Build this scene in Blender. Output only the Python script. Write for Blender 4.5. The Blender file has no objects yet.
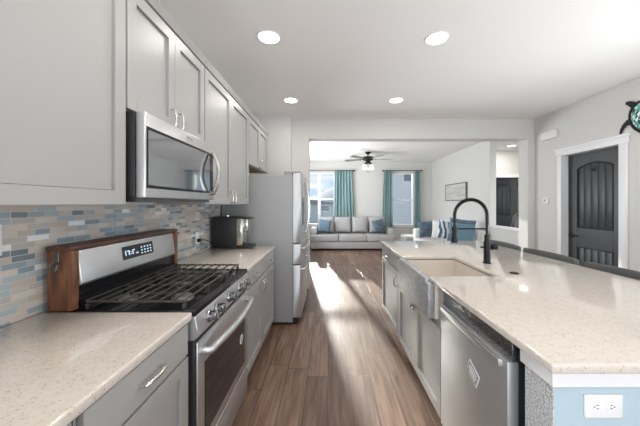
import bpy, bmesh, math, random
from mathutils import Vector, Matrix
random.seed(7)
PI = math.pi
S = bpy.context.scene
COL = S.collection

# ------------------------------------------------------------------ camera, sky, sun, exposure
cam_d = bpy.data.cameras.new('camera')
cam = bpy.data.objects.new('camera', cam_d); COL.objects.link(cam)
cam.location = (0, 0, 1.38); cam.rotation_euler = (PI/2, 0, 0)
cam_d.sensor_width = 36; cam_d.lens = 276/640*36
cam_d.shift_x = -8/640; cam_d.shift_y = -9.5/640
cam_d.clip_start = 0.05; cam_d.clip_end = 3000
S.camera = cam
S.view_settings.view_transform = 'Standard'; S.view_settings.look = 'None'
S.view_settings.gamma = 1; S.view_settings.use_curve_mapping = False
S.view_settings.exposure = -0.08

w = bpy.data.worlds.new('sky'); S.world = w; w.use_nodes = True
nt = w.node_tree; nt.nodes.clear()
wo = nt.nodes.new('ShaderNodeOutputWorld'); bg = nt.nodes.new('ShaderNodeBackground')
tc = nt.nodes.new('ShaderNodeTexCoord'); sep = nt.nodes.new('ShaderNodeSeparateXYZ')
rmp = nt.nodes.new('ShaderNodeValToRGB'); nz = nt.nodes.new('ShaderNodeTexNoise')
crp = nt.nodes.new('ShaderNodeValToRGB'); mx = nt.nodes.new('ShaderNodeMixRGB')
mp = nt.nodes.new('ShaderNodeMapping'); mp.inputs['Scale'].default_value = (1, 1, 4)
rmp.color_ramp.elements[0].position = 0.0; rmp.color_ramp.elements[0].color = (.58, .74, .95, 1)
rmp.color_ramp.elements[1].position = 0.5; rmp.color_ramp.elements[1].color = (.26, .45, .86, 1)
nz.inputs['Scale'].default_value = 7; nz.inputs['Detail'].default_value = 5
crp.color_ramp.elements[0].position = .42; crp.color_ramp.elements[0].color = (0, 0, 0, 1)
crp.color_ramp.elements[1].position = .62; crp.color_ramp.elements[1].color = (1, 1, 1, 1)
L = nt.links.new
L(tc.outputs['Generated'], sep.inputs[0]); L(sep.outputs['Z'], rmp.inputs[0])
L(tc.outputs['Generated'], mp.inputs[0]); L(mp.outputs[0], nz.inputs['Vector']); L(nz.outputs[0], crp.inputs[0])
L(crp.outputs[0], mx.inputs[0]); L(rmp.outputs[0], mx.inputs[1]); mx.inputs[2].default_value = (.95, .95, .96, 1)
L(mx.outputs[0], bg.inputs[0]); bg.inputs[1].default_value = 1.2
L(bg.outputs[0], wo.inputs[0])

sun_d = bpy.data.lights.new('sun', 'SUN'); sun = bpy.data.objects.new('sun', sun_d); COL.objects.link(sun)
sun_d.energy = 10.0; sun_d.angle = math.radians(1.2); sun_d.color = (1, .94, .86)
sdir = Vector((.145, -.99, -math.tan(math.radians(15))))
sun.rotation_euler = sdir.to_track_quat('-Z', 'Y').to_euler()
LAMP_W = 5.0
def fill_light(name, loc, rot, sx, sy, power, col=(.91, .955, 1)):
    d = bpy.data.lights.new(name, 'AREA'); d.shape = 'RECTANGLE'; d.size = sx; d.size_y = sy; d.energy = power; d.color = col
    o = bpy.data.objects.new(name, d); COL.objects.link(o); o.location = loc; o.rotation_euler = rot
# added fill lights at made-up openings: behind camera, left, right, hall, living room side
fill_light('rear_fill', (.7, -3.05, .9), (PI/2+.9, 0, 0), 3.5, 1.6, 62)
fill_light('left_fill', (-1.19, -1.9, 1.1), (PI/2+.2, 0, -PI/2), 1.9, 1.6, 105)
fill_light('right_fill', (3.32, 1.45, 1.1), (PI/2+.45, 0, PI/2), 2.2, 1.5, 70)
fill_light('hall_fill', (4.5, 4.70, 1.35), (PI/2+.1, 0, 0), 1.3, 1.5, 22)
fill_light('living_fill', (-1.19, 6.9, 1.45), (PI/2+.6, 0, -PI/2), 2.2, 1.5, 135)

# ------------------------------------------------------------------ materials
def mat(name, col=(.5, .5, .5), rough=.5, metal=0, spec=None, emit=None, es=0, coat=0, alpha=None):
    m = bpy.data.materials.new(name); m.use_nodes = True
    p = m.node_tree.nodes['Principled BSDF']
    p.inputs['Base Color'].default_value = (*col, 1); p.inputs['Roughness'].default_value = rough
    p.inputs['Metallic'].default_value = metal
    if spec is not None: p.inputs['Specular IOR Level'].default_value = spec
    if coat: p.inputs['Coat Weight'].default_value = coat; p.inputs['Coat Roughness'].default_value = .08
    if emit: p.inputs['Emission Color'].default_value = (*emit, 1); p.inputs['Emission Strength'].default_value = es
    return m
def N(m, t): return m.node_tree.nodes.new(t)
def lk(m, a, b): m.node_tree.links.new(a, b)
def P(m): return m.node_tree.nodes['Principled BSDF']
def coords(m, scale=(1, 1, 1), swap=None):
    g = N(m, 'ShaderNodeNewGeometry'); out = g.outputs['Position']
    if swap:
        s = N(m, 'ShaderNodeSeparateXYZ'); c = N(m, 'ShaderNodeCombineXYZ')
        lk(m, out, s.inputs[0])
        for i, ax in enumerate(swap):
            if ax: lk(m, s.outputs[ax], c.inputs[i])
        out = c.outputs[0]
    mpn = N(m, 'ShaderNodeMapping'); mpn.inputs['Scale'].default_value = scale
    lk(m, out, mpn.inputs[0]); return mpn.outputs[0]
def noise_bump(m, scale, strength, dist=.01, vec=None, detail=3):
    n = N(m, 'ShaderNodeTexNoise'); n.inputs['Scale'].default_value = scale; n.inputs['Detail'].default_value = detail
    lk(m, vec or coords(m), n.inputs['Vector'])
    b = N(m, 'ShaderNodeBump'); b.inputs['Strength'].default_value = strength; b.inputs['Distance'].default_value = dist
    lk(m, n.outputs[0], b.inputs['Height']); lk(m, b.outputs[0], P(m).inputs['Normal']); return n
def noise_color(m, stops, scale=5, vec=None, detail=4):
    n = N(m, 'ShaderNodeTexNoise'); n.inputs['Scale'].default_value = scale; n.inputs['Detail'].default_value = detail
    lk(m, vec or coords(m), n.inputs['Vector'])
    r = ramp(m, stops); lk(m, n.outputs[0], r.inputs[0]); lk(m, r.outputs[0], P(m).inputs['Base Color']); return r
def ramp(m, stops, const=False):
    r = N(m, 'ShaderNodeValToRGB'); cr = r.color_ramp
    if const: cr.interpolation = 'CONSTANT'
    while len(cr.elements) < len(stops): cr.elements.new(.5)
    for e, (p, c) in zip(cr.elements, stops): e.position = p; e.color = (*c, 1)
    return r

M = {}
M['wall'] = mat('wall_paint', (.66, .645, .62), .85); noise_bump(M['wall'], 140, .12, .002)
M['ceil'] = mat('ceiling_paint', (.83, .81, .79), .9); noise_bump(M['ceil'], 90, .15, .003)
M['trim'] = mat('white_trim_paint', (.82, .82, .82), .45)
M['cab'] = mat('greige_cabinet_paint', (.385, .375, .365), .38)
noise_bump(M['cab'], 60, .02, .001)
M['cabin'] = mat('cabinet_underside_birch', (.42, .30, .19), .6)
M['cabdark'] = mat('dark_recess_painted_shade', (.10, .095, .09), .7)  # toe-kick shadow put into the board's dark colour
M['isl'] = mat('pale_wall_paint_daylight_tint', (.43, .54, .595), .8); noise_bump(M['isl'], 160, .15, .002)  # blue of cool daylight put into the island wall colour
M['tex'] = mat('heavy_texture_drywall', (.62, .63, .64), .8); noise_bump(M['tex'], 110, 1.0, .02)
noise_color(M['tex'], [(.35, (.45, .46, .47)), (.6, (.82, .83, .84))], 170)
M['steel'] = mat('brushed_stainless', (.62, .625, .63), .33, .8)
noise_bump(M['steel'], 1, .05, .002, coords(M['steel'], (40, 40, 900)))
M['steelB'] = mat('satin_stainless', (.56, .57, .58), .42, .75)
M['steelD'] = mat('dark_steel', (.16, .16, .165), .4, 1)
M['hammer'] = mat('mottled_steel', (.45, .46, .47), .5, .4)
noise_bump(M['hammer'], 45, .2, .006); noise_color(M['hammer'], [(.3, (.34, .35, .36)), (.7, (.50, .51, .52))], 26)
M['strip'] = mat('mottled_dark_steel', (.3, .3, .31), .35, 1)
noise_color(M['strip'], [(.35, (.10, .10, .11)), (.65, (.42, .43, .44))], 190)
M['knob'] = mat('chrome_knob', (.40, .40, .41), .16, 1)
M['basin'] = mat('pale_beige_satin', (.76, .69, .61), .25)  # even pale beige, non-metal satin for the basin
M['nickel'] = mat('brushed_nickel', (.66, .64, .60), .25, 1)
M['blackE'] = mat('black_enamel', (.010, .010, .011), .2, spec=.3)
M['iron'] = mat('cast_iron', (.045, .043, .041), .22, spec=.9)
M['burner'] = mat('burner_alloy', (.30, .27, .25), .4, .6)
M['blackM'] = mat('matte_black_metal', (.010, .010, .011), .4, spec=.3)
M['blackP'] = mat('black_plastic', (.022, .023, .026), .38)
M['dglass'] = mat('dark_oven_glass', (.018, .018, .02), .05)
M['mglass'] = mat('mirror_grey_glass', (.42, .43, .44), .05, .9)
M['greyside'] = mat('grey_appliance_paint', (.34, .345, .35), .42, .0)
M['plastic'] = mat('white_plastic', (.80, .80, .79), .4)
M['slot'] = mat('dark_slot', (.05, .05, .05), .6)
M['disp'] = mat('display_black', (.01, .012, .02), .08)
M['digit'] = mat('lit_display_digits', (.7, .85, .95), .4, emit=(.55, .75, 1), es=.5)
M['lamp'] = mat('lit_lamp_lens', (1, 1, 1), .4, emit=(1, .96, .90), es=9)
M['shade'] = mat('lit_frosted_glass', (.9, .85, .75), .4, emit=(1, .86, .66), es=.75)
M['fabric'] = mat('light_grey_upholstery', (.42, .41, .405), .95); noise_bump(M['fabric'], 300, .3, .003)
M['fabricW'] = mat('off_white_upholstery', (.74, .73, .71), .95); noise_bump(M['fabricW'], 200, .3, .003)
M['fur'] = mat('white_fluffy_fabric', (.84, .83, .80), 1); noise_bump(M['fur'], 60, 1, .02)
M['blue'] = mat('dusty_blue_fabric', (.10, .155, .20), .95); noise_bump(M['blue'], 250, .3, .003)
M['dblue'] = mat('slate_blue_woven_fabric', (.06, .11, .155), .95)
noise_color(M['dblue'], [(.4, (.06, .095, .13)), (.6, (.15, .21, .26))], 1, coords(M['dblue'], (12, 12, 60)))
M['pat'] = mat('striped_blue_white_fabric', (.4, .5, .55), .95)
wv = N(M['pat'], 'ShaderNodeTexWave'); wv.inputs['Scale'].default_value = 3.2; wv.inputs['Distortion'].default_value = 5
lk(M['pat'], coords(M['pat'], (1, 0, 1)), wv.inputs['Vector'])
rr = ramp(M['pat'], [(.4, (.06, .12, .19)), (.55, (.70, .72, .72))]); lk(M['pat'], wv.outputs[0], rr.inputs[0]); lk(M['pat'], rr.outputs[0], P(M['pat']).inputs['Base Color'])
M['cyan'] = mat('cyan_blue_fabric', (.15, .27, .34), .95); noise_bump(M['cyan'], 250, .3, .003)
# curtain: cloth that lets a little light through
m = M['curt'] = mat('teal_curtain_cloth', (.2, .38, .39), .9)
noise_color(m, [(.35, (.26, .42, .43)), (.65, (.40, .55, .55))], 1, coords(m, (30, 30, 3)))
tr = N(m, 'ShaderNodeBsdfTranslucent'); tr.inputs[0].default_value = (.34, .50, .50, 1)
ms = N(m, 'ShaderNodeMixShader'); ms.inputs[0].default_value = .35
lk(m, P(m).outputs[0], ms.inputs[1]); lk(m, tr.outputs[0], ms.inputs[2]); lk(m, ms.outputs[0], m.node_tree.nodes['Material Output'].inputs[0])
# window glass
m = M['glass'] = bpy.data.materials.new('window_glass'); m.use_nodes = True; m.node_tree.nodes.remove(P(m))
t1 = N(m, 'ShaderNodeBsdfTransparent'); g1 = N(m, 'ShaderNodeBsdfGlossy'); g1.inputs['Roughness'].default_value = .02
t1.inputs[0].default_value = (.94, .96, .96, 1)
fr = N(m, 'ShaderNodeFresnel'); fr.inputs[0].default_value = 1.25; ms = N(m, 'ShaderNodeMixShader')
lk(m, fr.outputs[0], ms.inputs[0]); lk(m, t1.outputs[0], ms.inputs[1]); lk(m, g1.outputs[0], ms.inputs[2])
lk(m, ms.outputs[0], m.node_tree.nodes['Material Output'].inputs[0])
# charcoal door
M['door'] = mat('charcoal_door_paint', (.032, .035, .039), .4)
noise_bump(M['door'], 1, .15, .003, coords(M['door'], (90, 90, 4)))
# quartz
m = M['quartz'] = mat('cream_speckled_quartz', (.66, .57, .47), .08, spec=.7)
n1 = N(m, 'ShaderNodeTexVoronoi'); n1.inputs['Scale'].default_value = 120; lk(m, coords(m), n1.inputs['Vector'])
n2 = N(m, 'ShaderNodeTexNoise'); n2.inputs['Scale'].default_value = 55; n2.inputs['Detail'].default_value = 3; lk(m, coords(m), n2.inputs['Vector'])
r1 = ramp(m, [(.0, (.28, .22, .175)), (.20, (.43, .36, .30)), (.32, (.63, .565, .50))]); lk(m, n1.outputs[0], r1.inputs[0])
r2 = ramp(m, [(.38, (0, 0, 0)), (.60, (1, 1, 1))]); lk(m, n2.outputs[0], r2.inputs[0])
mm = N(m, 'ShaderNodeMixRGB'); lk(m, r2.outputs[0], mm.inputs[0]); mm.inputs[1].default_value = (.65, .595, .535, 1)
lk(m, r1.outputs[0], mm.inputs[2]); lk(m, mm.outputs[0], P(m).inputs['Base Color'])
# mosaic tile (on the x = const wall: brick u = y, v = z)
m = M['tile'] = mat('glass_stone_mosaic', (.5, .5, .5), .2)
b = N(m, 'ShaderNodeTexBrick'); lk(m, coords(m, (1, 1, 1), ('Y', 'Z', None)), b.inputs['Vector'])
b.inputs['Color1'].default_value = (0, 0, 0, 1); b.inputs['Color2'].default_value = (1, 1, 1, 1); b.inputs['Mortar'].default_value = (.5, .5, .5, 1)
b.inputs['Scale'].default_value = 1; b.inputs['Mortar Size'].default_value = .0016; b.inputs['Mortar Smooth'].default_value = .2
b.inputs['Brick Width'].default_value = .088; b.inputs['Row Height'].default_value = .0245; b.offset = .37; b.offset_frequency = 2; b.squash = .72; b.squash_frequency = 3
r = ramp(m, [(0, (.25, .325, .36)), (.11, (.50, .43, .365)), (.24, (.36, .425, .45)), (.33, (.58, .52, .455)), (.46, (.18, .225, .25)), (.54, (.47, .44, .40)), (.67, (.30, .37, .40)), (.75, (.62, .56, .50)), (.88, (.40, .46, .48)), (.94, (.76, .78, .78))], True)
lk(m, b.outputs['Color'], r.inputs[0])
mm = N(m, 'ShaderNodeMixRGB'); lk(m, b.outputs['Fac'], mm.inputs[0]); lk(m, r.outputs[0], mm.inputs[1]); mm.inputs[2].default_value = (.56, .53, .50, 1)
lk(m, mm.outputs[0], P(m).inputs['Base Color'])
bp = N(m, 'ShaderNodeBump'); bp.inputs['Strength'].default_value = .5; bp.inputs['Distance'].default_value = .002; bp.invert = True
lk(m, b.outputs['Fac'], bp.inputs['Height']); lk(m, bp.outputs[0], P(m).inputs['Normal'])
rg = ramp(m, [(0, (.08,)*3), (.2, (.5,)*3), (.34, (.1,)*3), (.5, (.45,)*3), (.62, (.1,)*3), (.8, (.4,)*3), (.87, (.08,)*3)], True); lk(m, b.outputs['Color'], rg.inputs[0]); lk(m, rg.outputs[0], P(m).inputs['Roughness'])
# plank floor
m = M['floor'] = mat('brown_wood_planks', (.2, .13, .09), .42)
b = N(m, 'ShaderNodeTexBrick')
sx_ = N(m, 'ShaderNodeSeparateXYZ'); lk(m, coords(m, (1, 1, 1), ('Y', 'X', None)), sx_.inputs[0])
dv = N(m, 'ShaderNodeMath'); dv.operation = 'DIVIDE'; dv.inputs[1].default_value = .165; lk(m, sx_.outputs[1], dv.inputs[0])
fl = N(m, 'ShaderNodeMath'); fl.operation = 'FLOOR'; lk(m, dv.outputs[0], fl.inputs[0])
wn = N(m, 'ShaderNodeTexWhiteNoise'); wn.noise_dimensions = '1D'; lk(m, fl.outputs[0], wn.inputs['W'])
ma = N(m, 'ShaderNodeMath'); ma.operation = 'MULTIPLY_ADD'; ma.inputs[1].default_value = 1.2; lk(m, wn.outputs['Value'], ma.inputs[0]); lk(m, sx_.outputs[0], ma.inputs[2])
cx_ = N(m, 'ShaderNodeCombineXYZ'); lk(m, ma.outputs[0], cx_.inputs[0]); lk(m, sx_.outputs[1], cx_.inputs[1]); lk(m, cx_.outputs[0], b.inputs['Vector'])
b.inputs['Color1'].default_value = (0, 0, 0, 1); b.inputs['Color2'].default_value = (1, 1, 1, 1); b.inputs['Mortar'].default_value = (.5, .5, .5, 1)
b.inputs['Scale'].default_value = 1; b.inputs['Mortar Size'].default_value = .0028; b.inputs['Brick Width'].default_value = 1.2; b.inputs['Row Height'].default_value = .165; b.offset = 0
gn = N(m, 'ShaderNodeTexNoise'); gn.inputs['Scale'].default_value = 1; gn.inputs['Detail'].default_value = 6; gn.inputs['Distortion'].default_value = .6
va = N(m, 'ShaderNodeVectorMath'); va.operation = 'ADD'
cb = N(m, 'ShaderNodeVectorMath'); cb.operation = 'SCALE'; cb.inputs['Scale'].default_value = 13; lk(m, b.outputs['Color'], cb.inputs[0])
lk(m, coords(m, (26, 2.2, 1)), va.inputs[0]); lk(m, cb.outputs[0], va.inputs[1]); lk(m, va.outputs[0], gn.inputs['Vector'])
r1 = ramp(m, [(.25, (.095, .052, .034)), (.48, (.185, .112, .076)), (.75, (.30, .205, .15))]); lk(m, gn.outputs[0], r1.inputs[0])
r2 = ramp(m, [(0, (.76, .75, .76)), (1, (1.18, 1.16, 1.15))]); lk(m, b.outputs['Color'], r2.inputs[0])
mu = N(m, 'ShaderNodeMixRGB'); mu.blend_type = 'MULTIPLY'; mu.inputs[0].default_value = 1; lk(m, r1.outputs[0], mu.inputs[1]); lk(m, r2.outputs[0], mu.inputs[2])
mm = N(m, 'ShaderNodeMixRGB'); lk(m, b.outputs['Fac'], mm.inputs[0]); lk(m, mu.outputs[0], mm.inputs[1]); mm.inputs[2].default_value = (.05, .032, .024, 1)
lk(m, mm.outputs[0], P(m).inputs['Base Color'])
bp = N(m, 'ShaderNodeBump'); bp.inputs['Strength'].default_value = .35; bp.inputs['Distance'].default_value = .003; lk(m, gn.outputs[0], bp.inputs['Height'])
b2 = N(m, 'ShaderNodeBump'); b2.inputs['Strength'].default_value = .6; b2.inputs['Distance'].default_value = .002; b2.invert = True
lk(m, b.outputs['Fac'], b2.inputs['Height']); lk(m, bp.outputs[0], b2.inputs['Normal']); lk(m, b2.outputs[0], P(m).inputs['Normal'])
# walnut
M['wood'] = mat('reddish_walnut', (.16, .065, .03), .45)
noise_color(M['wood'], [(.3, (.075, .028, .014)), (.55, (.19, .078, .036)), (.8, (.29, .13, .06))], 1, coords(M['wood'], (60, 60, 7)), 5)
M['woodT'] = mat('dark_walnut_top', (.05, .022, .014), .5)
noise_color(M['woodT'], [(.3, (.06, .026, .017)), (.8, (.17, .08, .05))], 1, coords(M['woodT'], (60, 7, 60)), 5)
# canvas picture
M['canvas'] = mat('pastel_beach_canvas', (.7, .65, .6), .8)
noise_color(M['canvas'], [(.3, (.56, .55, .53)), (.45, (.50, .47, .44)), (.55, (.60, .57, .54)), (.7, (.46, .46, .46))], 1, coords(M['canvas'], (.1, .6, 9)), 2)
M['frame'] = mat('dark_grey_frame', (.12, .115, .11), .5)
# turtle shell mosaic
m = M['shell'] = mat('turquoise_glass_mosaic', (.3, .6, .55), .1)
v = N(m, 'ShaderNodeTexVoronoi'); v.inputs['Scale'].default_value = 38; lk(m, coords(m), v.inputs['Vector'])
sp = N(m, 'ShaderNodeSeparateColor'); lk(m, v.outputs['Color'], sp.inputs[0])
r = ramp(m, [(0, (.02, .10, .09)), (.25, (.10, .36, .30)), (.45, (.55, .80, .78)), (.65, (.20, .50, .40)), (.85, (.88, .95, .93))], True); lk(m, sp.outputs[0], r.inputs[0]); lk(m, r.outputs[0], P(m).inputs['Base Color'])
M['hill'] = mat('haze_tinted_hillside', (.20, .20, .17), 1); noise_color(M['hill'], [(.35, (.36, .39, .38)), (.65, (.50, .50, .47))], .06)  # distance haze put into the pale hillside colour
M['lawn'] = mat('pale_bounce_lawn', (.44, .43, .37), 1)  # lawn colour paled to bounce light onto the houses
m = M['siding'] = mat('grey_lap_siding', (.80, .83, .86), .8)
wv = N(m, 'ShaderNodeTexWave'); wv.wave_type = 'BANDS'; wv.bands_direction = 'Z'; wv.wave_profile = 'SAW'; wv.inputs['Scale'].default_value = 1.6
lk(m, coords(m), wv.inputs['Vector']); bp = N(m, 'ShaderNodeBump'); bp.inputs['Strength'].default_value = 1; bp.inputs['Distance'].default_value = .05
lk(m, wv.outputs[0], bp.inputs['Height']); lk(m, bp.outputs[0], P(m).inputs['Normal'])
M['siding2'] = mat('green_grey_siding', (.60, .68, .68), .8)
M['roof'] = mat('asphalt_shingle', (.30, .30, .31), .9)
M['winD'] = mat('outdoor_window_glass', (.20, .26, .30), .1)

# ------------------------------------------------------------------ mesh helpers
def wloc(o):
    v = Vector((0, 0, 0))
    while o: v += o.location; o = o.parent
    return v
class MB:
    def __init__(s): s.bm = bmesh.new()
    def box(s, x0, x1, y0, y1, z0, z1, bev=0, seg=2):
        r = bmesh.ops.create_cube(s.bm, size=1)
        vs = r['verts']
        for v in vs:
            v.co = Vector(((x0+x1)/2+v.co.x*(x1-x0), (y0+y1)/2+v.co.y*(y1-y0), (z0+z1)/2+v.co.z*(z1-z0)))
        if bev:
            es = list({e for v in vs for e in v.link_edges})
            bmesh.ops.bevel(s.bm, geom=es, offset=bev, segments=seg, profile=.5, affect='EDGES')
        return s
    def prism(s, pts, axis, a, b, bev=0, seg=2):
        """polygon pts (u,v) swept along axis from a to b. axis x: (y,z); y: (x,z); z: (x,y)"""
        def mk(u, v, t): return {'x': (t, u, v), 'y': (u, t, v), 'z': (u, v, t)}[axis]
        A = [s.bm.verts.new(mk(u, v, a)) for u, v in pts]; B = [s.bm.verts.new(mk(u, v, b)) for u, v in pts]
        n = len(pts); fs = [s.bm.faces.new(A), s.bm.faces.new(B[::-1])]
        for i in range(n): fs.append(s.bm.faces.new((A[i], B[i], B[(i+1) % n], A[(i+1) % n])))
        bmesh.ops.recalc_face_normals(s.bm, faces=fs)
        if bev:
            es = list({e for f in fs for e in f.edges})
            bmesh.ops.bevel(s.bm, geom=es, offset=bev, segments=seg, profile=.5, affect='EDGES')
        return s
    def tube(s, pts, r, n=10, cap=True, closed=False):
        pts = [Vector(p) for p in pts]; rings = []; k = len(pts)
        rs = r if isinstance(r, (list, tuple)) else [r]*k
        t0 = (pts[1]-pts[0]).normalized(); up = Vector((0, 0, 1)) if abs(t0.z) < .9 else Vector((1, 0, 0))
        nn = (up - t0*up.dot(t0)).normalized()
        for i, p in enumerate(pts):
            if closed: t = (pts[(i+1) % k]-pts[i-1]).normalized()
            else: t = (pts[min(i+1, k-1)]-pts[max(i-1, 0)]).normalized()
            nn = (nn - t*nn.dot(t)).normalized(); bn = t.cross(nn)
            rings.append([s.bm.verts.new(p+(nn*math.cos(2*PI*j/n)+bn*math.sin(2*PI*j/n))*rs[i]) for j in range(n)])
        fs = []
        for i in range(k if closed else k-1):
            a, b = rings[i], rings[(i+1) % k]
            for j in range(n): fs.append(s.bm.faces.new((a[j], a[(j+1) % n], b[(j+1) % n], b[j])))
        if cap and not closed: fs += [s.bm.faces.new(rings[0][::-1]), s.bm.faces.new(rings[-1])]
        bmesh.ops.recalc_face_normals(s.bm, faces=fs)
        return s
    def lathe(s, prof, c, axis='z', n=24):
        """prof: (radius, height) list, capped at both ends"""
        c = Vector(c); rings = []
        ax = {'z': (Vector((1, 0, 0)), Vector((0, 1, 0)), Vector((0, 0, 1))), 'x': (Vector((0, 1, 0)), Vector((0, 0, 1)), Vector((1, 0, 0))), 'y': (Vector((0, 0, 1)), Vector((1, 0, 0)), Vector((0, 1, 0)))}[axis]
        for r, h in prof:
            rings.append([s.bm.verts.new(c+ax[0]*r*math.cos(2*PI*j/n)+ax[1]*r*math.sin(2*PI*j/n)+ax[2]*h) for j in range(n)])
        fs = []
        for a, b in zip(rings, rings[1:]):
            for j in range(n): fs.append(s.bm.faces.new((a[j], a[(j+1) % n], b[(j+1) % n], b[j])))
        fs += [s.bm.faces.new(rings[0][::-1]), s.bm.faces.new(rings[-1])]
        bmesh.ops.recalc_face_normals(s.bm, faces=fs)
        return s
    def pillow(s, w, h, t, n=10):
        """stuffed square cushion in the local XZ plane, thickness along Y"""
        g = {}
        for sd in (1, -1):
            for i in range(n+1):
                for j in range(n+1):
                    u, v = -1+2*i/n, -1+2*j/n
                    edge = i in (0, n) or j in (0, n)
                    if sd < 0 and edge: g[sd, i, j] = g[1, i, j]; continue
                    th = t/2*(max(0, (1-abs(u)**2.6))*max(0, (1-abs(v)**2.6)))**.55
                    pin = 1-.07*(1-abs(u)**2)*(abs(v) > .95)-.0
                    pin2 = 1-.07*(1-abs(v)**2)*(abs(u) > .95)
                    g[sd, i, j] = s.bm.verts.new((u*w/2*pin2, sd*th, v*h/2*pin))
        fs = []
        for sd in (1, -1):
            for i in range(n):
                for j in range(n):
                    q = [g[sd, i, j], g[sd, i+1, j], g[sd, i+1, j+1], g[sd, i, j+1]]
                    fs.append(s.bm.faces.new(q if sd < 0 else q[::-1]))
        bmesh.ops.recalc_face_normals(s.bm, faces=fs)
        return s
    def xf(s, mtx):
        bmesh.ops.transform(s.bm, matrix=mtx, verts=s.bm.verts[:]); return s
    def build(s, name, m, parent=None, smooth=True, world=True, ang=35):
        me = bpy.data.meshes.new(name)
        if parent is not None and world:
            bmesh.ops.translate(s.bm, vec=-wloc(parent), verts=s.bm.verts[:])
        s.bm.normal_update()
        if smooth:
            for f in s.bm.faces: f.smooth = True
            for e in s.bm.edges:
                if len(e.link_faces) == 2 and e.calc_face_angle(0) > math.radians(ang): e.smooth = False
        s.bm.to_mesh(me); s.bm.free(); me.materials.append(m)
        o = bpy.data.objects.new(name, me); COL.objects.link(o)
        if parent is not None: o.parent = parent
        return o
def tag(o, label, cat, group=None, kind=None):
    if label: o['label'] = label
    if cat: o['category'] = cat
    if group: o['group'] = group
    if kind: o['kind'] = kind
    return o
def thing(name, loc, label, cat, group=None, rz=0):
    o = bpy.data.objects.new(name, None); COL.objects.link(o); o.location = loc; o.rotation_euler.z = rz
    o.empty_display_size = .1
    return tag(o, label, cat, group)
def struct(o, label=None):
    o['kind'] = 'structure'
    if label: o['label'] = label
    return o
def copy_tree(o, parent=None):
    c = o.copy(); COL.objects.link(c)
    if parent is not None: c.parent = parent
    for ch in list(o.children): copy_tree(ch, c)
    return c
def recenter(o):
    """put a single-mesh thing's origin at the bottom centre of its mesh"""
    vs = [v.co for v in o.data.vertices]
    c = Vector(((min(v.x for v in vs)+max(v.x for v in vs))/2, (min(v.y for v in vs)+max(v.y for v in vs))/2, min(v.z for v in vs)))
    o.data.transform(Matrix.Translation(-c)); o.location = c; return o

# ------------------------------------------------------------------ the setting
H = 2.74
struct(MB().box(-1.34, 6.0, -3.2, 9.15, -.1, 0).build('floor', M['floor'], smooth=False))
struct(MB().box(-1.34, 6.0, -3.2, 9.15, H, H+.1).build('ceiling', M['ceil'], smooth=False))
struct(MB().box(-1.34, -1.22, -.85, 5.75, 0, H).box(-1.34, -1.22, -3.2, -2.95, 0, H).box(-1.34, -1.22, -2.95, -.85, 0, .25).box(-1.34, -1.22, -2.95, -.85, 2.3, H).box(-1.34, -1.22, 8.05, 9.15, 0, H).box(-1.34, -1.22, 5.75, 8.05, 0, .65).box(-1.34, -1.22, 5.75, 8.05, 2.25, H).build('wall_left', M['wall'], smooth=False))
wb = MB()
# window openings in the far wall: (x0, x1, z0, z1)
W1 = (-.91, .24, .66, 2.39); W2 = (2.015, 2.82, .64, 2.39)
y0, y1 = 9.0, 9.15
wb.box(-1.22, W1[0], y0, y1, 0, H).box(W1[1], W2[0], y0, y1, 0, H).box(W2[1], 6.0, y0, y1, 0, H)
for q in (W1, W2): wb.box(q[0], q[1], y0, y1, 0, q[2]).box(q[0], q[1], y0, y1, q[3], H)
struct(wb.build('wall_back', M['wall'], smooth=False))
# kitchen right wall with the door opening
DY0, DY1, DZ = 3.165, 3.945, 2.06
struct(MB().box(3.35, 3.60, 2.7, DY0, 0, H).box(3.35, 3.60, -3.2, .2, 0, H).box(3.35, 3.60, .2, 2.7, 0, .3).box(3.35, 3.60, .2, 2.7, 2.3, H).box(3.35, 3.60, DY1, 4.47, 0, H).box(3.35, 3.60, DY0, DY1, DZ, H).build('wall_right', M['wall'], smooth=False))
# dividing wall and header between kitchen and living room
struct(MB().prism([(-1.22, 0), (-.31, 0), (-.31, 2.43), (3.236, 2.43), (3.236, 0), (3.6, 0), (3.6, H), (-1.22, H)], 'y', 4.47, 4.68).box(3.6, 3.75, 4.47, 4.68, 0, H).box(5.25, 6.0, 4.47, 4.68, 0, H).box(3.75, 5.25, 4.47, 4.68, 0, .5).box(3.75, 5.25, 4.47, 4.68, 2.2, H).build('wall_header', M['wall'], smooth=False))
struct(MB().box(-1.22, -.585, 4.31, 4.47, 0, H).build('wall_refrigerator_side', M['wall'], smooth=False))
# living room right wall: full wall, then a half wall with a cap
struct(MB().box(3.39, 3.52, 5.78, 9.0, 0, H).box(3.39, 3.52, 4.68, 5.78, 0, .89).build('wall_living_right', M['wall'], smooth=False))
struct(MB().box(3.365, 3.545, 4.68, 5.775, .89, .925, .004).build('trim_1', M['trim']))
# hall behind
struct(MB().box(3.52, 4.06, 7.1, 7.2, 0, H).box(4.92, 6.0, 7.1, 7.2, 0, H).box(4.06, 4.92, 7.1, 7.2, 2.05, H).build('wall_hall', M['wall'], smooth=False))
struct(MB().box(5.9, 6.0, 4.68, 9.0, 0, H).build('wall_hall_right', M['wall'], smooth=False))
struct(MB().box(3.97, 4.06, 7.08, 7.1, 0, 2.13).box(4.92, 5.01, 7.08, 7.1, 0, 2.13).box(4.06, 4.92, 7.08, 7.1, 2.05, 2.13).build('trim_2', M['trim'], smooth=False))
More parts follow.
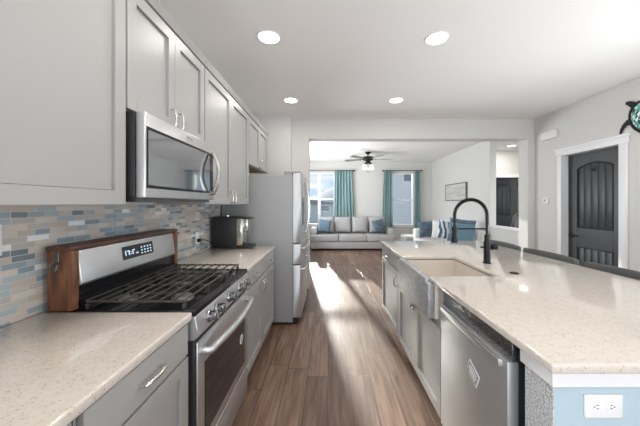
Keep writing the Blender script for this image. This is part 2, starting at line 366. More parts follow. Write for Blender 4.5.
# room end behind the camera, with a wide unglazed opening added to let light in
struct(MB().box(-1.22, -.6, -3.2, -3.1, 0, H).box(3.0, 3.35, -3.2, -3.1, 0, H).box(-.6, 3.0, -3.2, -3.1, 2.35, H).build('wall_front', M['wall'], smooth=False))
struct(MB().box(-1.22, 3.39, 8.985, 9.0, 0, .11, .003).build('baseboard_back', M['trim']))
struct(MB().box(3.375, 3.39, 4.69, 8.98, 0, .11, .003).build('baseboard_living', M['trim']))
struct(MB().box(3.335, 3.35, 4.06, 4.465, 0, .11, .003).box(3.335, 3.35, -3.0, 3.07, 0, .11, .003).build('baseboard_right', M['trim']))
# backsplash
struct(MB().box(-1.22, -1.212, -.6, 3.10, .92, 1.372).build('wall_backsplash', M['tile'], smooth=False))

def window(name, q, mull, rail):
    x0, x1, z0, z1 = q; f = .055
    fm = MB()
    ya, yb = 9.03, 9.12
    fm.box(x0, x0+f, ya, yb, z0, z1, .004).box(x1-f, x1, ya, yb, z0, z1, .004)
    fm.box(x0+f, x1-f, ya, yb, z1-f, z1, .004).box(x0+f, x1-f, ya, yb, z0, z0+f, .004)
    fm.box(x0+f, x1-f, ya+.01, yb-.01, rail-.03, rail+.03, .004)
    if mull is not None: fm.box(mull-.05, mull+.05, ya+.002, yb, z0+f, z1-f, .004)
    o = struct(fm.build(name, M['trim']))
    MB().box(x0-.0, x1+.0, 8.975, 9.03, z0-.03, z0, .004).build('window_sill', M['trim'], o, world=False)
    MB().box(x0+f, x1-f, 9.07, 9.076, z0+f, z1-f).build('pane', M['glass'], o, smooth=False, world=False)
    return o
window('window_1', W1, -.285, 1.53)
window('window_2', W2, None, 1.49)

def side_window(name, xa, y0, y1, z0, z1):  # unseen windows, added as openings for the fill lights
    f = .06; fm = MB().box(xa, xa+.06, y0, y0+f, z0, z1).box(xa, xa+.06, y1-f, y1, z0, z1).box(xa, xa+.06, y0+f, y1-f, z0, z0+f).box(xa, xa+.06, y0+f, y1-f, z1-f, z1).box(xa, xa+.06, (y0+y1)/2-.03, (y0+y1)/2+.03, z0+f, z1-f)
    o = struct(fm.build(name, M['trim'], smooth=False))
    MB().box(xa+.027, xa+.033, y0+f, y1-f, z0+f, z1-f).build('pane', M['glass'], o, smooth=False, world=False)
side_window('added_window_3', -1.33, 5.75, 8.05, .65, 2.25)
hw = struct(MB().box(3.75, 3.80, 4.52, 4.58, .5, 2.2).box(5.20, 5.25, 4.52, 4.58, .5, 2.2).box(3.80, 5.20, 4.52, 4.58, .5, .55).box(3.80, 5.20, 4.52, 4.58, 2.15, 2.2).build('added_window_6', M['trim'], smooth=False))  # unseen hall window, added to go with the hall fill light
MB().box(3.80, 5.20, 4.547, 4.553, .55, 2.15).build('pane', M['glass'], hw, smooth=False, world=False)
side_window('added_window_5', -1.33, -2.95, -.85, .25, 2.3)
side_window('added_window_4', 3.45, .2, 2.7, .3, 2.3)
def plank_door(name, w_, h_, parent=None):
    """two-panel arched plank door, local: width +X, front -Y, base z=0"""
    d = MB().box(0, w_, 0, .032, 0, h_).build(name, M['door'], None, smooth=False)
    st = .14; sr = w_-.155; t = -.012
    f = MB().box(0, st, t, 0, 0, h_, .002).box(sr, w_, t, 0, 0, h_, .002).box(st, sr, t, 0, 0, .22, .002)
    f.box(st, sr, t, 0, .78, 1.04, .002)
    zs, za = h_-.20, h_-.135       # spring and crown of the arch
    n = 14; pts = [(sr, h_), (st, h_)]
    for i in range(n+1):
        u = i/n; pts.append((st+u*(sr-st), zs+(za-zs)*math.sin(PI*u)**.9 if 0 < u < 1 else zs))
    f.prism(pts, 'y', t, 0)
    f.build('frame', M['door'], d, smooth=False, world=False)
    pn = MB(); k = 5; pw = (sr-st)/k
    for za0, zb0 in ((.22, .78), (1.04, za+.02)):
        for i in range(k): pn.box(st+i*pw+.003, st+(i+1)*pw-.003, -.005, 0, za0, zb0, .0025)
    pn.build('plank_panel', M['door'], d, world=False)
    mo = MB()
    def arc(off): return [(st+off+(sr-st-2*off)*i/n, -.013, (zs-off)+(za-zs)*(math.sin(PI*i/n)**.9 if 0 < i < n else 0)) for i in range(n+1)]
    path = [(st+.004, -.013, 1.044)] + arc(.004) + [(sr-.004, -.013, 1.044)]
    mo.tube(path, .009, 8, closed=True)
    mo.tube([(st+.004, -.013, .224), (st+.004, -.013, .776), (sr-.004, -.013, .776), (sr-.004, -.013, .224)], .009, 8, closed=True)
    mo.build('molding', M['door'], d, world=False)
    return d
d1 = struct(plank_door('door_1', DY1-DY0-.004, DZ-.012))
d1.location = (3.445, DY1-.002, .008); d1.rotation_euler.z = -PI/2
hd = MB().lathe([(.030, 0), (.030, -.008), (.012, -.012), (.012, -.05)], (.065, -.012, .93), 'y')
hd.tube([(.065, -.055, .93), (.12, -.058, .93), (.19, -.052, .925)], [.011, .010, .007], 10)
hd.build('door_handle', M['blackM'], d1, world=False)
MB().box(.366, .386, -.010, -.003, 1.795, 1.865, .002, 1).tube([(.376, -.010, 1.81), (.376, -.030, 1.80), (.376, -.038, 1.815), (.376, -.036, 1.835)], .006, 8).build('coat_hook', M['blackM'], d1, world=False)
d2 = struct(plank_door('door_2', .82, 2.03)); d2.location = (4.90, 7.14, .008); d2.rotation_euler.z = PI - math.radians(30)
# door_2 swings away from the hall: mirror so its panels face the camera
d2.rotation_euler.z = -math.radians(30)
d2.location = (4.90-.82*math.cos(math.radians(30)), 7.14+.82*math.sin(math.radians(30)), .008)
hg = MB()
for z in (.25, 1.0, 1.82): hg.tube([(.818, -.02, z), (.818, -.02, z+.09)], .009, 8)
hg.build('hinge', M['blackM'], d2, world=False)
# casing round door_1 (wall face, jamb lining, header with cap)
cs = MB().box(3.328, 3.35, DY0-.085, DY0, 0, DZ, .003).box(3.328, 3.35, DY1, DY1+.075, 0, DZ, .003)
cs.box(3.322, 3.35, DY0-.10, DY1+.09, DZ, DZ+.075, .003).box(3.312, 3.35, DY0-.115, DY1+.105, DZ+.075, DZ+.10, .003)
struct(cs.build('trim_3', M['trim']))
struct(MB().box(3.35, 3.50, DY1-.0015, DY1, 0, DZ).box(3.35, 3.50, DY0, DY0+.0015, 0, DZ).box(3.35, 3.50, DY0, DY1, DZ-.0015, DZ).build('trim_4', M['trim'], smooth=False))

# ------------------------------------------------------------------ outdoors
struct(MB().box(-60, 60, 9.3, 160, -.5, -.3).build('ground', M['lawn'], smooth=False))
hm = MB(); nx, ny = 40, 8; vv = {}
for i in range(nx+1):
    for j in range(ny+1):
        x = -160+320*i/nx; y = 160+90*j/ny; t = math.sin(PI*min(1, j/ny*.5))
        hgt = 6+13*math.exp(-((x-30)/42)**2)+3*math.sin(x*.05)+1.2*math.sin(x*.17+1)
        vv[i, j] = hm.bm.verts.new((x, y, -.6+hgt*t))
for i in range(nx):
    for j in range(ny): hm.bm.faces.new((vv[i, j], vv[i+1, j], vv[i+1, j+1], vv[i, j+1]))
struct(hm.build('hills', M['hill']))
def house(x0, x1, y, zt, depth, wins, m, label):
    t = thing('neighboring_house', ((x0+x1)/2, y+depth/2, -.3), label, 'house')
    MB().box(x0, x1, y, y+depth, -.3, zt).build('wall', m, t, smooth=False)
    MB().prism([(x0-.3, zt), (x1+.3, zt), ((x0+x1)/2, zt+.4)], 'y', y-.3, y+depth+.3).build('roof', M['roof'], t, smooth=False)
    for (a, b_, c, d) in wins:
        f = MB().box(a-.12, b_+.12, y-.06, y, c-.12, d+.12).build('window', M['trim'], t, smooth=False)
        MB().box(a, b_, y-.075, y-.06, c, d).build('pane', M['winD'], f, smooth=False, world=False).data.transform(Matrix.Translation(-wloc(t)))
    return t
house(3.0, 9.6, 19.5, 3.6, 6, [(5.35, 6.05, 2.95, 3.45)], M['siding'], 'grey lap-sided house with a small white-framed window outside the right living room window')
house(-4.5, 1.1, 24.0, 1.35, 6, [(-.55, .10, .75, 1.15)], M['siding2'], 'low green-grey house below the hill outside the left living room window')

# ------------------------------------------------------------------ cabinets
CF = -.61            # face of left base boxes
def pull(mb, a, b, out, r=.0055):
    """bow pull between points a and b, standing out along vector out"""
    a, b, out = Vector(a), Vector(b), Vector(out); k = 10; pts = [a]
    for i in range(k+1):
        u = i/k; pts.append(a.lerp(b, u) + out*(.75+.25*math.sin(PI*u)))
    pts.append(b); return mb.tube(pts, r, 8)
def shaker(sx, xf, y0, y1, z0, z1, t=.021, st=.057):
    """door/drawer front lying on plane x = xf, facing sx"""
    mb = MB(); a, b = sorted((xf, xf+sx*t*.35)); c, d = sorted((xf, xf+sx*t))
    mb.box(a, b, y0+st+.003, y1-st-.003, z0+st+.003, z1-st-.003)
    mb.box(c, d, y0, y0+st, z0, z1, .0012, 1).box(c, d, y1-st, y1, z0, z1, .0012, 1)
    mb.box(c, d, y0+st, y1-st, z0, z0+st, .0012, 1).box(c, d, y0+st, y1-st, z1-st, z1, .0012, 1)
    return mb
def slab(sx, xf, y0, y1, z0, z1, t=.02):
    a, b = sorted((xf, xf+sx*t)); return MB().box(a, b, y0, y1, z0, z1, .002, 1)
def base_unit(name, sx, xback, xface, y0, y1, label, drawers, doors, dz=(.745, .875), zdoor=(.115, .735), toe=True, body_top=.885, drawer_pull=True, doorpull=None, pull_z=.69, cat='cabinet', knob=False):
    t = thing(name, ((xback+xface)/2, (y0+y1)/2, 0), label, cat)
    xa, xb = sorted((xback, xface)); tk = xface-sx*.07; ta, tb = sorted((xback, tk))
    MB().box(xa, xb, y0, y1, .10, body_top).build('body', M['cab'], t, smooth=False)
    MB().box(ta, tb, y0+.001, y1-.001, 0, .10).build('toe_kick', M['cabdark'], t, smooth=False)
    for (a, b) in drawers:
        d = slab(sx, xface, a, b, *dz).build('drawer', M['cab'], t)
        c = (a+b)/2; zc = (dz[0]+dz[1])/2
        if drawer_pull: pull(MB(), (xface+sx*.02, c-.055, zc), (xface+sx*.02, c+.055, zc), (sx*.03, 0, 0)).build('handle', M['nickel'], d, world=False).data.transform(Matrix.Translation(-wloc(t)))
    for i, (a, b, hs) in enumerate(doors):
        d = shaker(sx, xface, a, b, *zdoor).build('door', M['cab'], t)
        if hs:
            hy = b-.028 if hs > 0 else a+.028
            if knob: MB().lathe([(.007, 0), (.006, sx*.014), (.015, sx*.018), (.016, sx*.026), (.010, sx*.030)], (xface+sx*.02, hy, pull_z-.01), 'x', 18).build('knob', M['nickel'], d, world=False).data.transform(Matrix.Translation(-wloc(t)))
            else: pull(MB(), (xface+sx*.02, hy, pull_z-.10), (xface+sx*.02, hy, pull_z), (sx*.03, 0, 0)).build('handle', M['nickel'], d, world=False).data.transform(Matrix.Translation(-wloc(t)))
    return t
base_unit('base_cabinet', 1, -1.215, CF, .66, 1.168, 'grey base cabinet under the near counter, left of the stove', [(.668, 1.164)], [(.668, 1.164, -1)])
base_unit('base_cabinet', 1, -1.215, CF, -.3, .645, 'grey base cabinet at the lower left edge, only a sliver showing under the counter', [(-.29, .637)], [(-.29, .170, 1), (.176, .637, -1)])
base_unit('base_cabinet', 1, -1.215, CF, 1.958, 3.0, 'grey two-door base cabinet between the stove and the refrigerator', [(1.962, 2.477), (2.481, 2.996)], [(1.962, 2.477, 1), (2.481, 2.996, -1)])
# countertops on the left
def counter(pts, z0, z1, label, nm='countertop'):
    return tag(recenter(MB().prism(pts, 'z', z0, z1, .008, 3).build(nm, M['quartz'])), label, 'countertop')
counter([(-1.212, -.6), (-.575, -.6), (-.575, 1.172), (-1.212, 1.172)], .886, .92, 'cream speckled quartz countertop in the left foreground, left of the stove')
counter([(-1.212, 1.954), (-.575, 1.954), (-.575, 3.03), (-1.212, 3.03)], .886, .92, 'cream quartz countertop under the coffee machine, right of the stove')

UF = -.888           # face of upper boxes (doors 20 mm in front)
def upper_unit(y0, y1, z0, z1, label, doors, pulls='bottom', x0=-1.21):
    t = thing('upper_cabinet', ((x0+UF)/2, (y0+y1)/2, z0), label, 'cabinet')
    MB().box(x0, UF, y0, y1, z0, z1).build('body', M['cab'], t, smooth=False)
    MB().box(x0+.02, UF-.02, y0+.02, y1-.02, z0-.0015, z0+.004).build('underside', M['cabin'], t, smooth=False)
    MB().prism([(UF-.03, z1-.005), (UF+.022, z1-.005), (UF+.03, z1+.012), (UF+.042, z1+.035), (UF-.03, z1+.035)], 'y', y0, y1).build('crown', M['cab'], t, smooth=False)
    for (a, b, hs) in doors:
        d = shaker(1, UF, a, b, z0+.004, z1-.02).build('door', M['cab'], t)
        if hs:
            hy = b-.036 if hs > 0 else a+.036
            pull(MB(), (UF+.02, hy, z0+.015), (UF+.02, hy, z0+.11), (.03, 0, 0)).build('handle', M['nickel'], d, world=False).data.transform(Matrix.Translation(-wloc(t)))
    return t
ZT = 2.36
upper_unit(.60, 1.189, 1.372, ZT, 'grey upper cabinet with one wide door, left of the microwave', [(.606, 1.184, -1)])
upper_unit(1.191, 1.942, 1.79, ZT, 'short grey two-door cabinet mounted above the microwave', [(1.195, 1.563, 1), (1.567, 1.936, -1)])
upper_unit(1.946, 3.03, 1.372, ZT, 'tall grey two-door upper cabinet between microwave and refrigerator', [(1.949, 2.483, 1), (2.487, 3.024, -1)])
upper_unit(3.034, 3.97, 1.815, ZT, 'short grey two-door cabinet mounted above the refrigerator', [(3.040, 3.499, 1), (3.503, 3.964, -1)])

# ------------------------------------------------------------------ microwave
t = thing('microwave', (-1.0, 1.56, 1.385), 'stainless over-the-range microwave with a bowed handle above the stove', 'microwave')
MY0, MY1, MX = 1.208, 1.936, -.80
MB().box(-1.21, MX-.045, MY0, MY1, 1.41, 1.785, .003).build('body', M['blackP'], t)
MB().box(-1.18, MX-.03, MY0+.01, MY1-.01, 1.388, 1.41).build('bottom_panel', M['steelD'], t, smooth=False)
dr = MB().box(MX-.043, MX, MY0, MY1, 1.405, 1.785, .006).build('door', M['steel'], t)
def sub(mb, name, m, par, root, **k):
    bmesh.ops.translate(mb.bm, vec=-wloc(root), verts=mb.bm.verts[:]); return mb.build(name, m, par, world=False, **k)
sub(MB().box(MX, MX+.0025, MY0+.018, MY1-.075, 1.462, 1.708), 'window', M['mglass'], dr, t, smooth=False)
sub(MB().box(MX, MX+.0018, MY0+.008, MY1-.02, 1.448, 1.722), 'window_border', M['blackE'], dr, t, smooth=False)
hp = [(MX+.002, MY1-.065, 1.45)]
for i in range(13):
    u = i/12; hp.append((MX+.025+.035*math.sin(PI*u), MY1-.065, 1.45+u*.265))
hp.append((MX+.002, MY1-.065, 1.715))
sub(MB().tube(hp, .014, 10), 'handle', M['nickel'], dr, t)
sub(MB().box(MX, MX+.002, 1.56, 1.63, 1.75, 1.762), 'badge', M['nickel'], dr, t, smooth=False)

# ------------------------------------------------------------------ stove
t = thing('stove', (-.9, 1.563, 0), 'stainless gas stove with black grates set between the two left counters', 'stove')
RY0, RY1, RX = 1.180, 1.946, -.565
MB().box(-1.205, RX-.012, RY0, RY1, .06, .79).box(-1.205, RX-.045, RY0, RY1, .79, .895).build('body', M['blackP'], t, smooth=False)
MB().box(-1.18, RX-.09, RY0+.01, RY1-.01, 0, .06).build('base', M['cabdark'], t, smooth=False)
MB().box(-1.07, RX-.002, RY0, RY1, .895, .922, .006).build('cooktop', M['blackE'], t)
# sloping control panel
cp = MB().prism([(RX-.045, .79), (RX-.012, .79), (RX+.012, .81), (RX-.004, .893), (RX-.045, .893)], 'y', RY0+.001, RY1-.001, .003, 1).build('control_panel', M['steel'], t)
for i, u in enumerate((.15, .27, .49, .72, .85)):
    y = RY0+u*(RY1-RY0); ang = math.atan2(.016, .083)
    k = MB().lathe([(.029, 0), (.029, .008), (.023, .013), (.021, .040), (.016, .043)], (0, 0, 0), 'x', 20).box(.012, .049, -.006, .006, -.022, .022, .002, 1)
    k.xf(Matrix.Translation((RX+.004, y, .852)) @ Matrix.Rotation(-ang, 4, 'Y'))
    sub(k, 'knob', M['knob'], cp, t)
od = MB().box(RX-.012, RX, RY0+.020, RY1-.004, .26, .775, .006).build('oven_door', M['steel'], t)
sub(MB().box(RX, RX+.003, RY0+.085, RY1-.085, .32, .655), 'window', M['dglass'], od, t, smooth=False)
hp = [(RX, RY0+.05, .725), (RX+.035, RY0+.05, .725)]
for i in range(15):
    u = i/14; hp.append((RX+.042+.025*math.sin(PI*u), RY0+.055+u*(RY1-RY0-.11), .725+.0*u))
hp += [(RX+.035, RY1-.05, .725), (RX, RY1-.05, .725)]
sub(MB().tube(hp, .017, 12), 'handle', M['steel'], od, t)
sub(MB().lathe([(.030, .003), (.030, .0036)], (RX, RY1-.155, .50), 'x', 24), 'sticker', M['plastic'], od, t)
sub(MB().box(RX+.0036, RX+.0040, RY1-.172, RY1-.138, .495, .505).box(RX+.0036, RX+.0040, RY1-.163, RY1-.147, .48, .49), 'sticker_print', M['slot'], od, t, smooth=False)
MB().box(RX-.012, RX-.001, RY0+.020, RY1-.004, .07, .25, .006).build('storage_drawer', M['steel'], t)
# backguard: tilted stainless fascia with display, black throat below it
bgd = MB().prism([(-1.135, 1.174), (-1.094, 1.174), (-1.074, 1.03), (-1.084, 1.02), (-1.135, 1.02)], 'y', RY0+.024, RY1, .004, 2).build('backguard', M['steel'], t)
MB().prism([(-1.135, .90), (-1.03, .924), (-1.06, .955), (-1.095, .965), (-1.095, 1.02), (-1.135, 1.02)], 'y', RY0+.026, RY1-.002).build('backguard_base', M['blackE'], t, smooth=False)
def onguard(y0, y1, v0, v1, dx):    # v from top(0) to bottom(1) of the fascia
    def pt(v, d): return (-1.094+.020*v+d*.99, 1.174-.144*v+d*.14)
    a, b = pt(v0, 0), pt(v1, 0); c, d = pt(v1, dx), pt(v0, dx)
    return MB().prism([a, b, c, d], 'y', y0, y1)
ds = sub(onguard(1.457, 1.708, .18, .66, .002), 'display', M['disp'], bgd, t, smooth=False)
def digits(nm, lst):
  dg = MB()
  for (ya, yb, va, vb) in ((1.475, 1.482, .34, .52), (1.488, 1.508, .34, .38), (1.50, 1.508, .38, .52), (1.516, 1.522, .40, .43), (1.516, 1.522, .47, .50), (1.530, 1.550, .34, .38), (1.530, 1.537, .38, .52), (1.556, 1.576, .48, .52)) if nm == 'clock_digits' else tuple((1.60+.026*i, 1.612+.026*i, v, v+.05) for i in range(4) for v in (.30, .42, .53)):
      q = onguard(ya, yb, va, vb, .0026)
      me = bpy.data.meshes.new('tmp'); q.bm.to_mesh(me); q.bm.free(); dg.bm.from_mesh(me); bpy.data.meshes.remove(me)
  sub(dg, nm, M['digit'], bgd, t, smooth=False)
digits('clock_digits', 0); digits('key_marks', 0)
# burners and grates
for (bx, by, br) in ((-.96, 1.33, .042), (-.70, 1.33, .050), (-.83, 1.563, .055), (-.96, 1.80, .036), (-.70, 1.80, .050)):
    bn = MB().lathe([(br, 0), (br, .010), (br*.8, .012), (br*.8, .018), (br*.3, .019)], (bx, by, .922), 'z', 24).build('burner', M['burner'], t)
for k in range(3):
    a = RY0+.02+k*.2425; b = a+.239; g = MB(); z0, z1 = .944, .958
    x0, x1 = -1.055, RX-.055
    for yy in (a, b-.008): g.box(x0, x1, yy, yy+.007, z0+.004, z1, .002, 1)
    nb = 9
    for i in range(nb):
        xx = x0+(x1-x0-.010)*i/(nb-1); g.box(xx, xx+.007, a, b, z0+.008, z1+.004, .002, 1)
    g.box((x0+x1)/2-.11, (x0+x1)/2+.11, (a+b)/2-.004, (a+b)/2+.004, z0-.004, z1-.002, .002, 1)
    for xx in (x0, x1-.014):
        for yy in (a, b-.014): g.box(xx, xx+.014, yy, yy+.014, .922, z0)
    g.build('grate', M['iron'], t)

# wooden surround behind the stove
t = thing('stove_shelf', (-1.15, 1.56, .92), 'reddish wooden box shelf enclosing the back of the stove, on the counter', 'shelf')
MB().box(-1.190, -1.084, 1.1685, 1.202, .9235, 1.178, .002).build('end_board', M['wood'], t)
MB().box(-1.190, -1.084, 1.956, 1.990, .9205, 1.178, .002).build('end_board', M['wood'], t)
MB().box(-1.195, -1.085, 1.1665, 1.992, 1.179, 1.197, .002).build('top_board', M['woodT'], t)
MB().box(-1.195, -1.178, 1.203, 1.955, 1.05, 1.178).build('back_board', M['wood'], t)
MB().box(-1.158, -1.136, 1.1635, 1.1685, 1.125, 1.172, .002, 1).tube([(-1.156, 1.164, 1.13), (-1.163, 1.154, 1.12), (-1.158, 1.150, 1.10), (-1.147, 1.150, 1.092), (-1.136, 1.150, 1.10), (-1.131, 1.154, 1.12), (-1.138, 1.164, 1.13)], .004, 8).build('handle', M['steelD'], t)

# ------------------------------------------------------------------ refrigerator
t = thing('refrigerator', (-.78, 3.575, 0), 'grey-sided stainless french-door refrigerator at the end of the counter', 'refrigerator')
FY0, FY1 = 3.12, 4.03; fx = -.40; ff = -.305
MB().box(-1.20, fx, FY0, FY1, .035, 1.70, .004).build('body', M['greyside'], t)
for x in (-1.12, -.48):
    for y in (FY0+.06, FY1-.06): MB().lathe([(.025, 0), (.025, .035)], (x, y, 0), 'z', 12).build('foot', M['blackP'], t)
MB().box(fx-.02, ff-.03, FY0+.02, FY1-.02, .03, .085).build('base_grille', M['blackP'], t, smooth=False)
ymid = (FY0+FY1)/2
def fdoor(name, a, b, z0, z1, vert):
    d = MB().prism([(fx+.002, a), (ff-.012, a), (ff, a+.012), (ff+.006, (a+b)/2), (ff, b-.012), (ff-.012, b), (fx+.002, b)], 'z', z0, z1, .003, 1).build(name, M['steelB'], t)
    if vert is not None:
        hp = [(ff-.002, vert, 1.02)] + [(ff+.03+.03*math.sin(PI*i/12), vert, 1.02+.62*i/12) for i in range(13)] + [(ff-.002, vert, 1.64)]
    else:
        zz = z1-.055; hp = [(ff-.002, a+.06, zz)] + [(ff+.03+.03*math.sin(PI*i/12), a+.06+(b-a-.12)*i/12, zz) for i in range(13)] + [(ff-.002, b-.06, zz)]
    sub(MB().tube(hp, .011, 10), 'handle', M['nickel'], d, t)
    return d
dd = fdoor('door', FY0+.002, ymid-.003, .93, 1.725, ymid-.05)
sub(MB().box(ff+.003, ff+.008, FY0+.13, FY0+.33, 1.12, 1.45, .002, 1), 'dispenser', M['blackE'], dd, t)
fdoor('door', ymid+.003, FY1-.002, .93, 1.725, ymid+.05)
fdoor('drawer', FY0+.002, FY1-.002, .69, .92, None)
fdoor('freezer_drawer', FY0+.002, FY1-.002, .09, .68, None)
for y in (FY0+.01, FY1-.09): MB().box(fx-.10, ff-.01, y, y+.08, 1.726, 1.746, .004, 1).box(fx-.10, fx-.01, y, y+.08, 1.70, 1.727).build('hinge_cover', M['greyside'], t)

# ------------------------------------------------------------------ coffee machine
t = thing('coffee_machine', (-1.0, 2.90, .9205), 'black coffee machine with a silver front on the counter beside the refrigerator', 'coffee machine')
MB().box(-1.175, -.93, 2.80, 2.995, .9215, 1.245, .008).build('body', M['blackP'], t)
MB().box(-.87, -.82, 2.825, 2.97, 1.10, 1.228, .01).build('brew_head', M['nickel'], t)
MB().box(-.929, -.868, 2.801, 2.994, .955, 1.228, .008).build('front_panel', M['nickel'], t)
MB().prism([(-.935, 1.245), (-.80, 1.232), (-.80, 1.222), (-.935, 1.228)], 'y', 2.815, 2.98).build('lid_lip', M['blackP'], t, smooth=False)
MB().lathe([(.012, 0), (.012, .05), (.020, .052), (.020, .085), (.004, .09)], (-.84, 2.90, 1.085), 'z', 16).build('spout', M['steelD'], t)
MB().box(-.935, -.775, 2.81, 2.985, .9215, .952, .006).build('drip_tray', M['blackP'], t)
MB().lathe([(.02, 0), (.02, .012), (.008, .014)], (-1.04, 2.86, 1.245), 'z', 16).build('lid_button', M['nickel'], t)
cd = [(-1.19, 2.57, 1.04), (-1.165, 2.62, 1.035), (-1.14, 2.70, 1.00), (-1.13, 2.745, .955), (-1.13, 2.775, .93), (-1.12, 2.80, .935)]
cr = MB().tube(cd, .004, 8).build('power_cord', M['blackM'], t)
sub(MB().box(-1.205, -1.178, 2.535, 2.575, 1.025, 1.055, .004, 1), 'plug', M['blackM'], cr, t)

# ------------------------------------------------------------------ outlets
def outlet(face_axis, c, label, horiz=False, rz=0):
    """duplex outlet, local: plate in XZ plane facing -Y"""
    t = thing('wall_outlet', c, label, 'outlet'); w_, h_ = (.115, .07) if horiz else (.07, .115)
    MB().box(-w_/2, w_/2, -.006, 0, -h_/2, h_/2, .002).build('cover_plate', M['plastic'], t, world=False)
    for s in (-1, 1):
        cx, cz = (s*.021, 0) if horiz else (0, s*.021)
        r = MB().lathe([(.0155, -.006), (.0155, -.0078)], (cx, 0, cz), 'y', 20).build('receptacle', M['plastic'], t, world=False)
        sl = MB()
        if horiz: sl.box(cx-.004, cx+.004, -.0082, -.0078, .004, .006).box(cx-.004, cx+.004, -.0082, -.0078, -.006, -.004).lathe([(.0022, -.0078), (.0022, -.0082)], (cx+s*.009, 0, 0), 'y', 8)
        else: sl.box(cx+.004, cx+.006, -.0082, -.0078, cz-.004, cz+.004).box(cx-.006, cx-.004, -.0082, -.0078, cz-.004, cz+.004).lathe([(.0022, -.0078), (.0022, -.0082)], (cx, 0, cz-.009), 'y', 8)
        sl.build('slots', M['slot'], r, world=False, smooth=False)
    t.rotation_euler.z = rz
    return t
outlet('x', (-1.2115, 2.555, 1.06), 'white wall outlet with a black plug on the mosaic backsplash near the coffee machine', rz=PI/2)
outlet('x', (-1.2115, .987, 1.245), 'white wall outlet cut by the left edge on the mosaic backsplash', rz=PI/2)

# ------------------------------------------------------------------ island
IF = .68             # face of island boxes (doors stand towards -x)
IX1, IY0, IY1 = 1.87, .79, 3.41
t = counter([(.643, IY0), (IX1, IY0), (IX1, IY1), (.643, IY1), (.643, 2.42), (1.10, 2.42), (1.10, 1.75), (.643, 1.75)], .889, .92, 'large cream quartz island countertop with the sink cut into it', 'island_countertop')
# end wall and back wall of the island
t = thing('island_wall', (1.1, 1.0, 0), 'pale wall with a cool daylight tint in its colour at the near end of the island under the countertop', 'island wall')
MB().box(.686, 1.52, .838, .955, 0, .887).build('end_panel', M['isl'], t, smooth=False)
MB().box(.682, .686, .838, .955, 0, .887).build('textured_end', M['tex'], t, smooth=False)
MB().box(1.42, 1.52, .955, 3.38, 0, .885).build('back_panel', M['isl'], t, smooth=False)
MB().box(.674, 1.53, .828, .838, .828, .887, .002).box(.674, .682, .838, .97, .828, .887, .002).build('trim_board', M['trim'], t)
outlet('y', (.832, .8378, .768), 'white horizontal wall outlet on the near end of the island', horiz=True)
# dishwasher
t = thing('dishwasher', (1.0, 1.31, 0), 'stainless dishwasher with a bar handle built into the island', 'dishwasher')
DA, DB = 1.008, 1.606
MB().box(.70, 1.28, DA, DB, .02, .875).build('body', M['blackP'], t, smooth=False)
MB().box(.72, .75, DA+.004, DB-.004, 0, .10).build('toe_kick', M['blackP'], t, smooth=False)
dp = MB().box(.655, .699, DA, DB, .105, .80, .006).build('door_panel', M['steelB'], t)
MB().box(.672, .699, DA, DB, .802, .872, .003).build('control_strip', M['strip'], t)
sub(MB().box(.640, .655, DA+.03, DB-.03, .765, .795, .005).box(.648, .658, DA+.05, DA+.07, .768, .79).box(.648, .658, DB-.07, DB-.05, .768, .79), 'handle', M['steel'], dp, t)
t = thing('magnet', (.6535, 1.243, .616), 'tilted grey and white rectangular magnet stuck on the dishwasher door', 'magnet')
MB().box(-.002, 0, -.046, .046, -.034, .034).build('plate', M['plastic'], t, world=False, smooth=False)
MB().box(-.0026, -.002, -.040, .040, -.028, .028).build('printed_face', M['greyside'], t, world=False, smooth=False)
MB().box(-.0030, -.0026, -.030, .030, .010, .018).box(-.0030, -.0026, -.034, .034, -.006, .005).box(-.0030, -.0026, -.028, .028, -.019, -.011).build('printed_lines', M['plastic'], t, world=False, smooth=False)
t.rotation_euler.x = math.radians(25)
# sink base and far cabinet
t = base_unit('base_cabinet', -1, 1.40, IF, 1.616, 2.60, 'grey two-door island cabinet under the farmhouse sink', [], [(1.622, 2.095, 1), (2.099, 2.592, -1)], zdoor=(.115, .635), pull_z=.605, body_top=.66, knob=True)
MB().box(IF, 1.40, 1.616, 1.70, .66, .885).box(IF, 1.40, 2.49, 2.60, .66, .885).box(1.16, 1.40, 1.70, 2.49, .66, .885).build('upper_frame', M['cab'], t, smooth=False)
base_unit('base_cabinet', -1, 1.40, IF, 2.604, 3.37, 'grey island cabinet with a drawer at the far end, beyond the sink', [(2.612, 3.362)], [(2.612, 3.362, -1)])
# sink
t = thing('farmhouse_sink', (.88, 2.09, .67), 'stainless farmhouse sink with a mottled apron front in the island', 'sink')
bs = MB().box(.66, 1.13, 1.705, 1.745, .665, .884).box(.66, 1.13, 2.425, 2.46, .665, .884).box(1.105, 1.13, 1.745, 2.425, .665, .884).box(.66, 1.13, 1.745, 2.425, .665, .68)
bs.build('basin', M['basin'], t, smooth=False)
MB().prism([(1.705, .668), (2.46, .668), (2.46, .884), (2.415, .884), (2.415, .906), (1.755, .906), (1.755, .884), (1.705, .884)], 'x', .618, .6595, .004, 2).build('apron', M['hammer'], t)
MB().lathe([(.045, 0), (.045, .003), (.03, .0035)], (.95, 2.09, .68), 'z', 24).build('drain', M['nickel'], t)
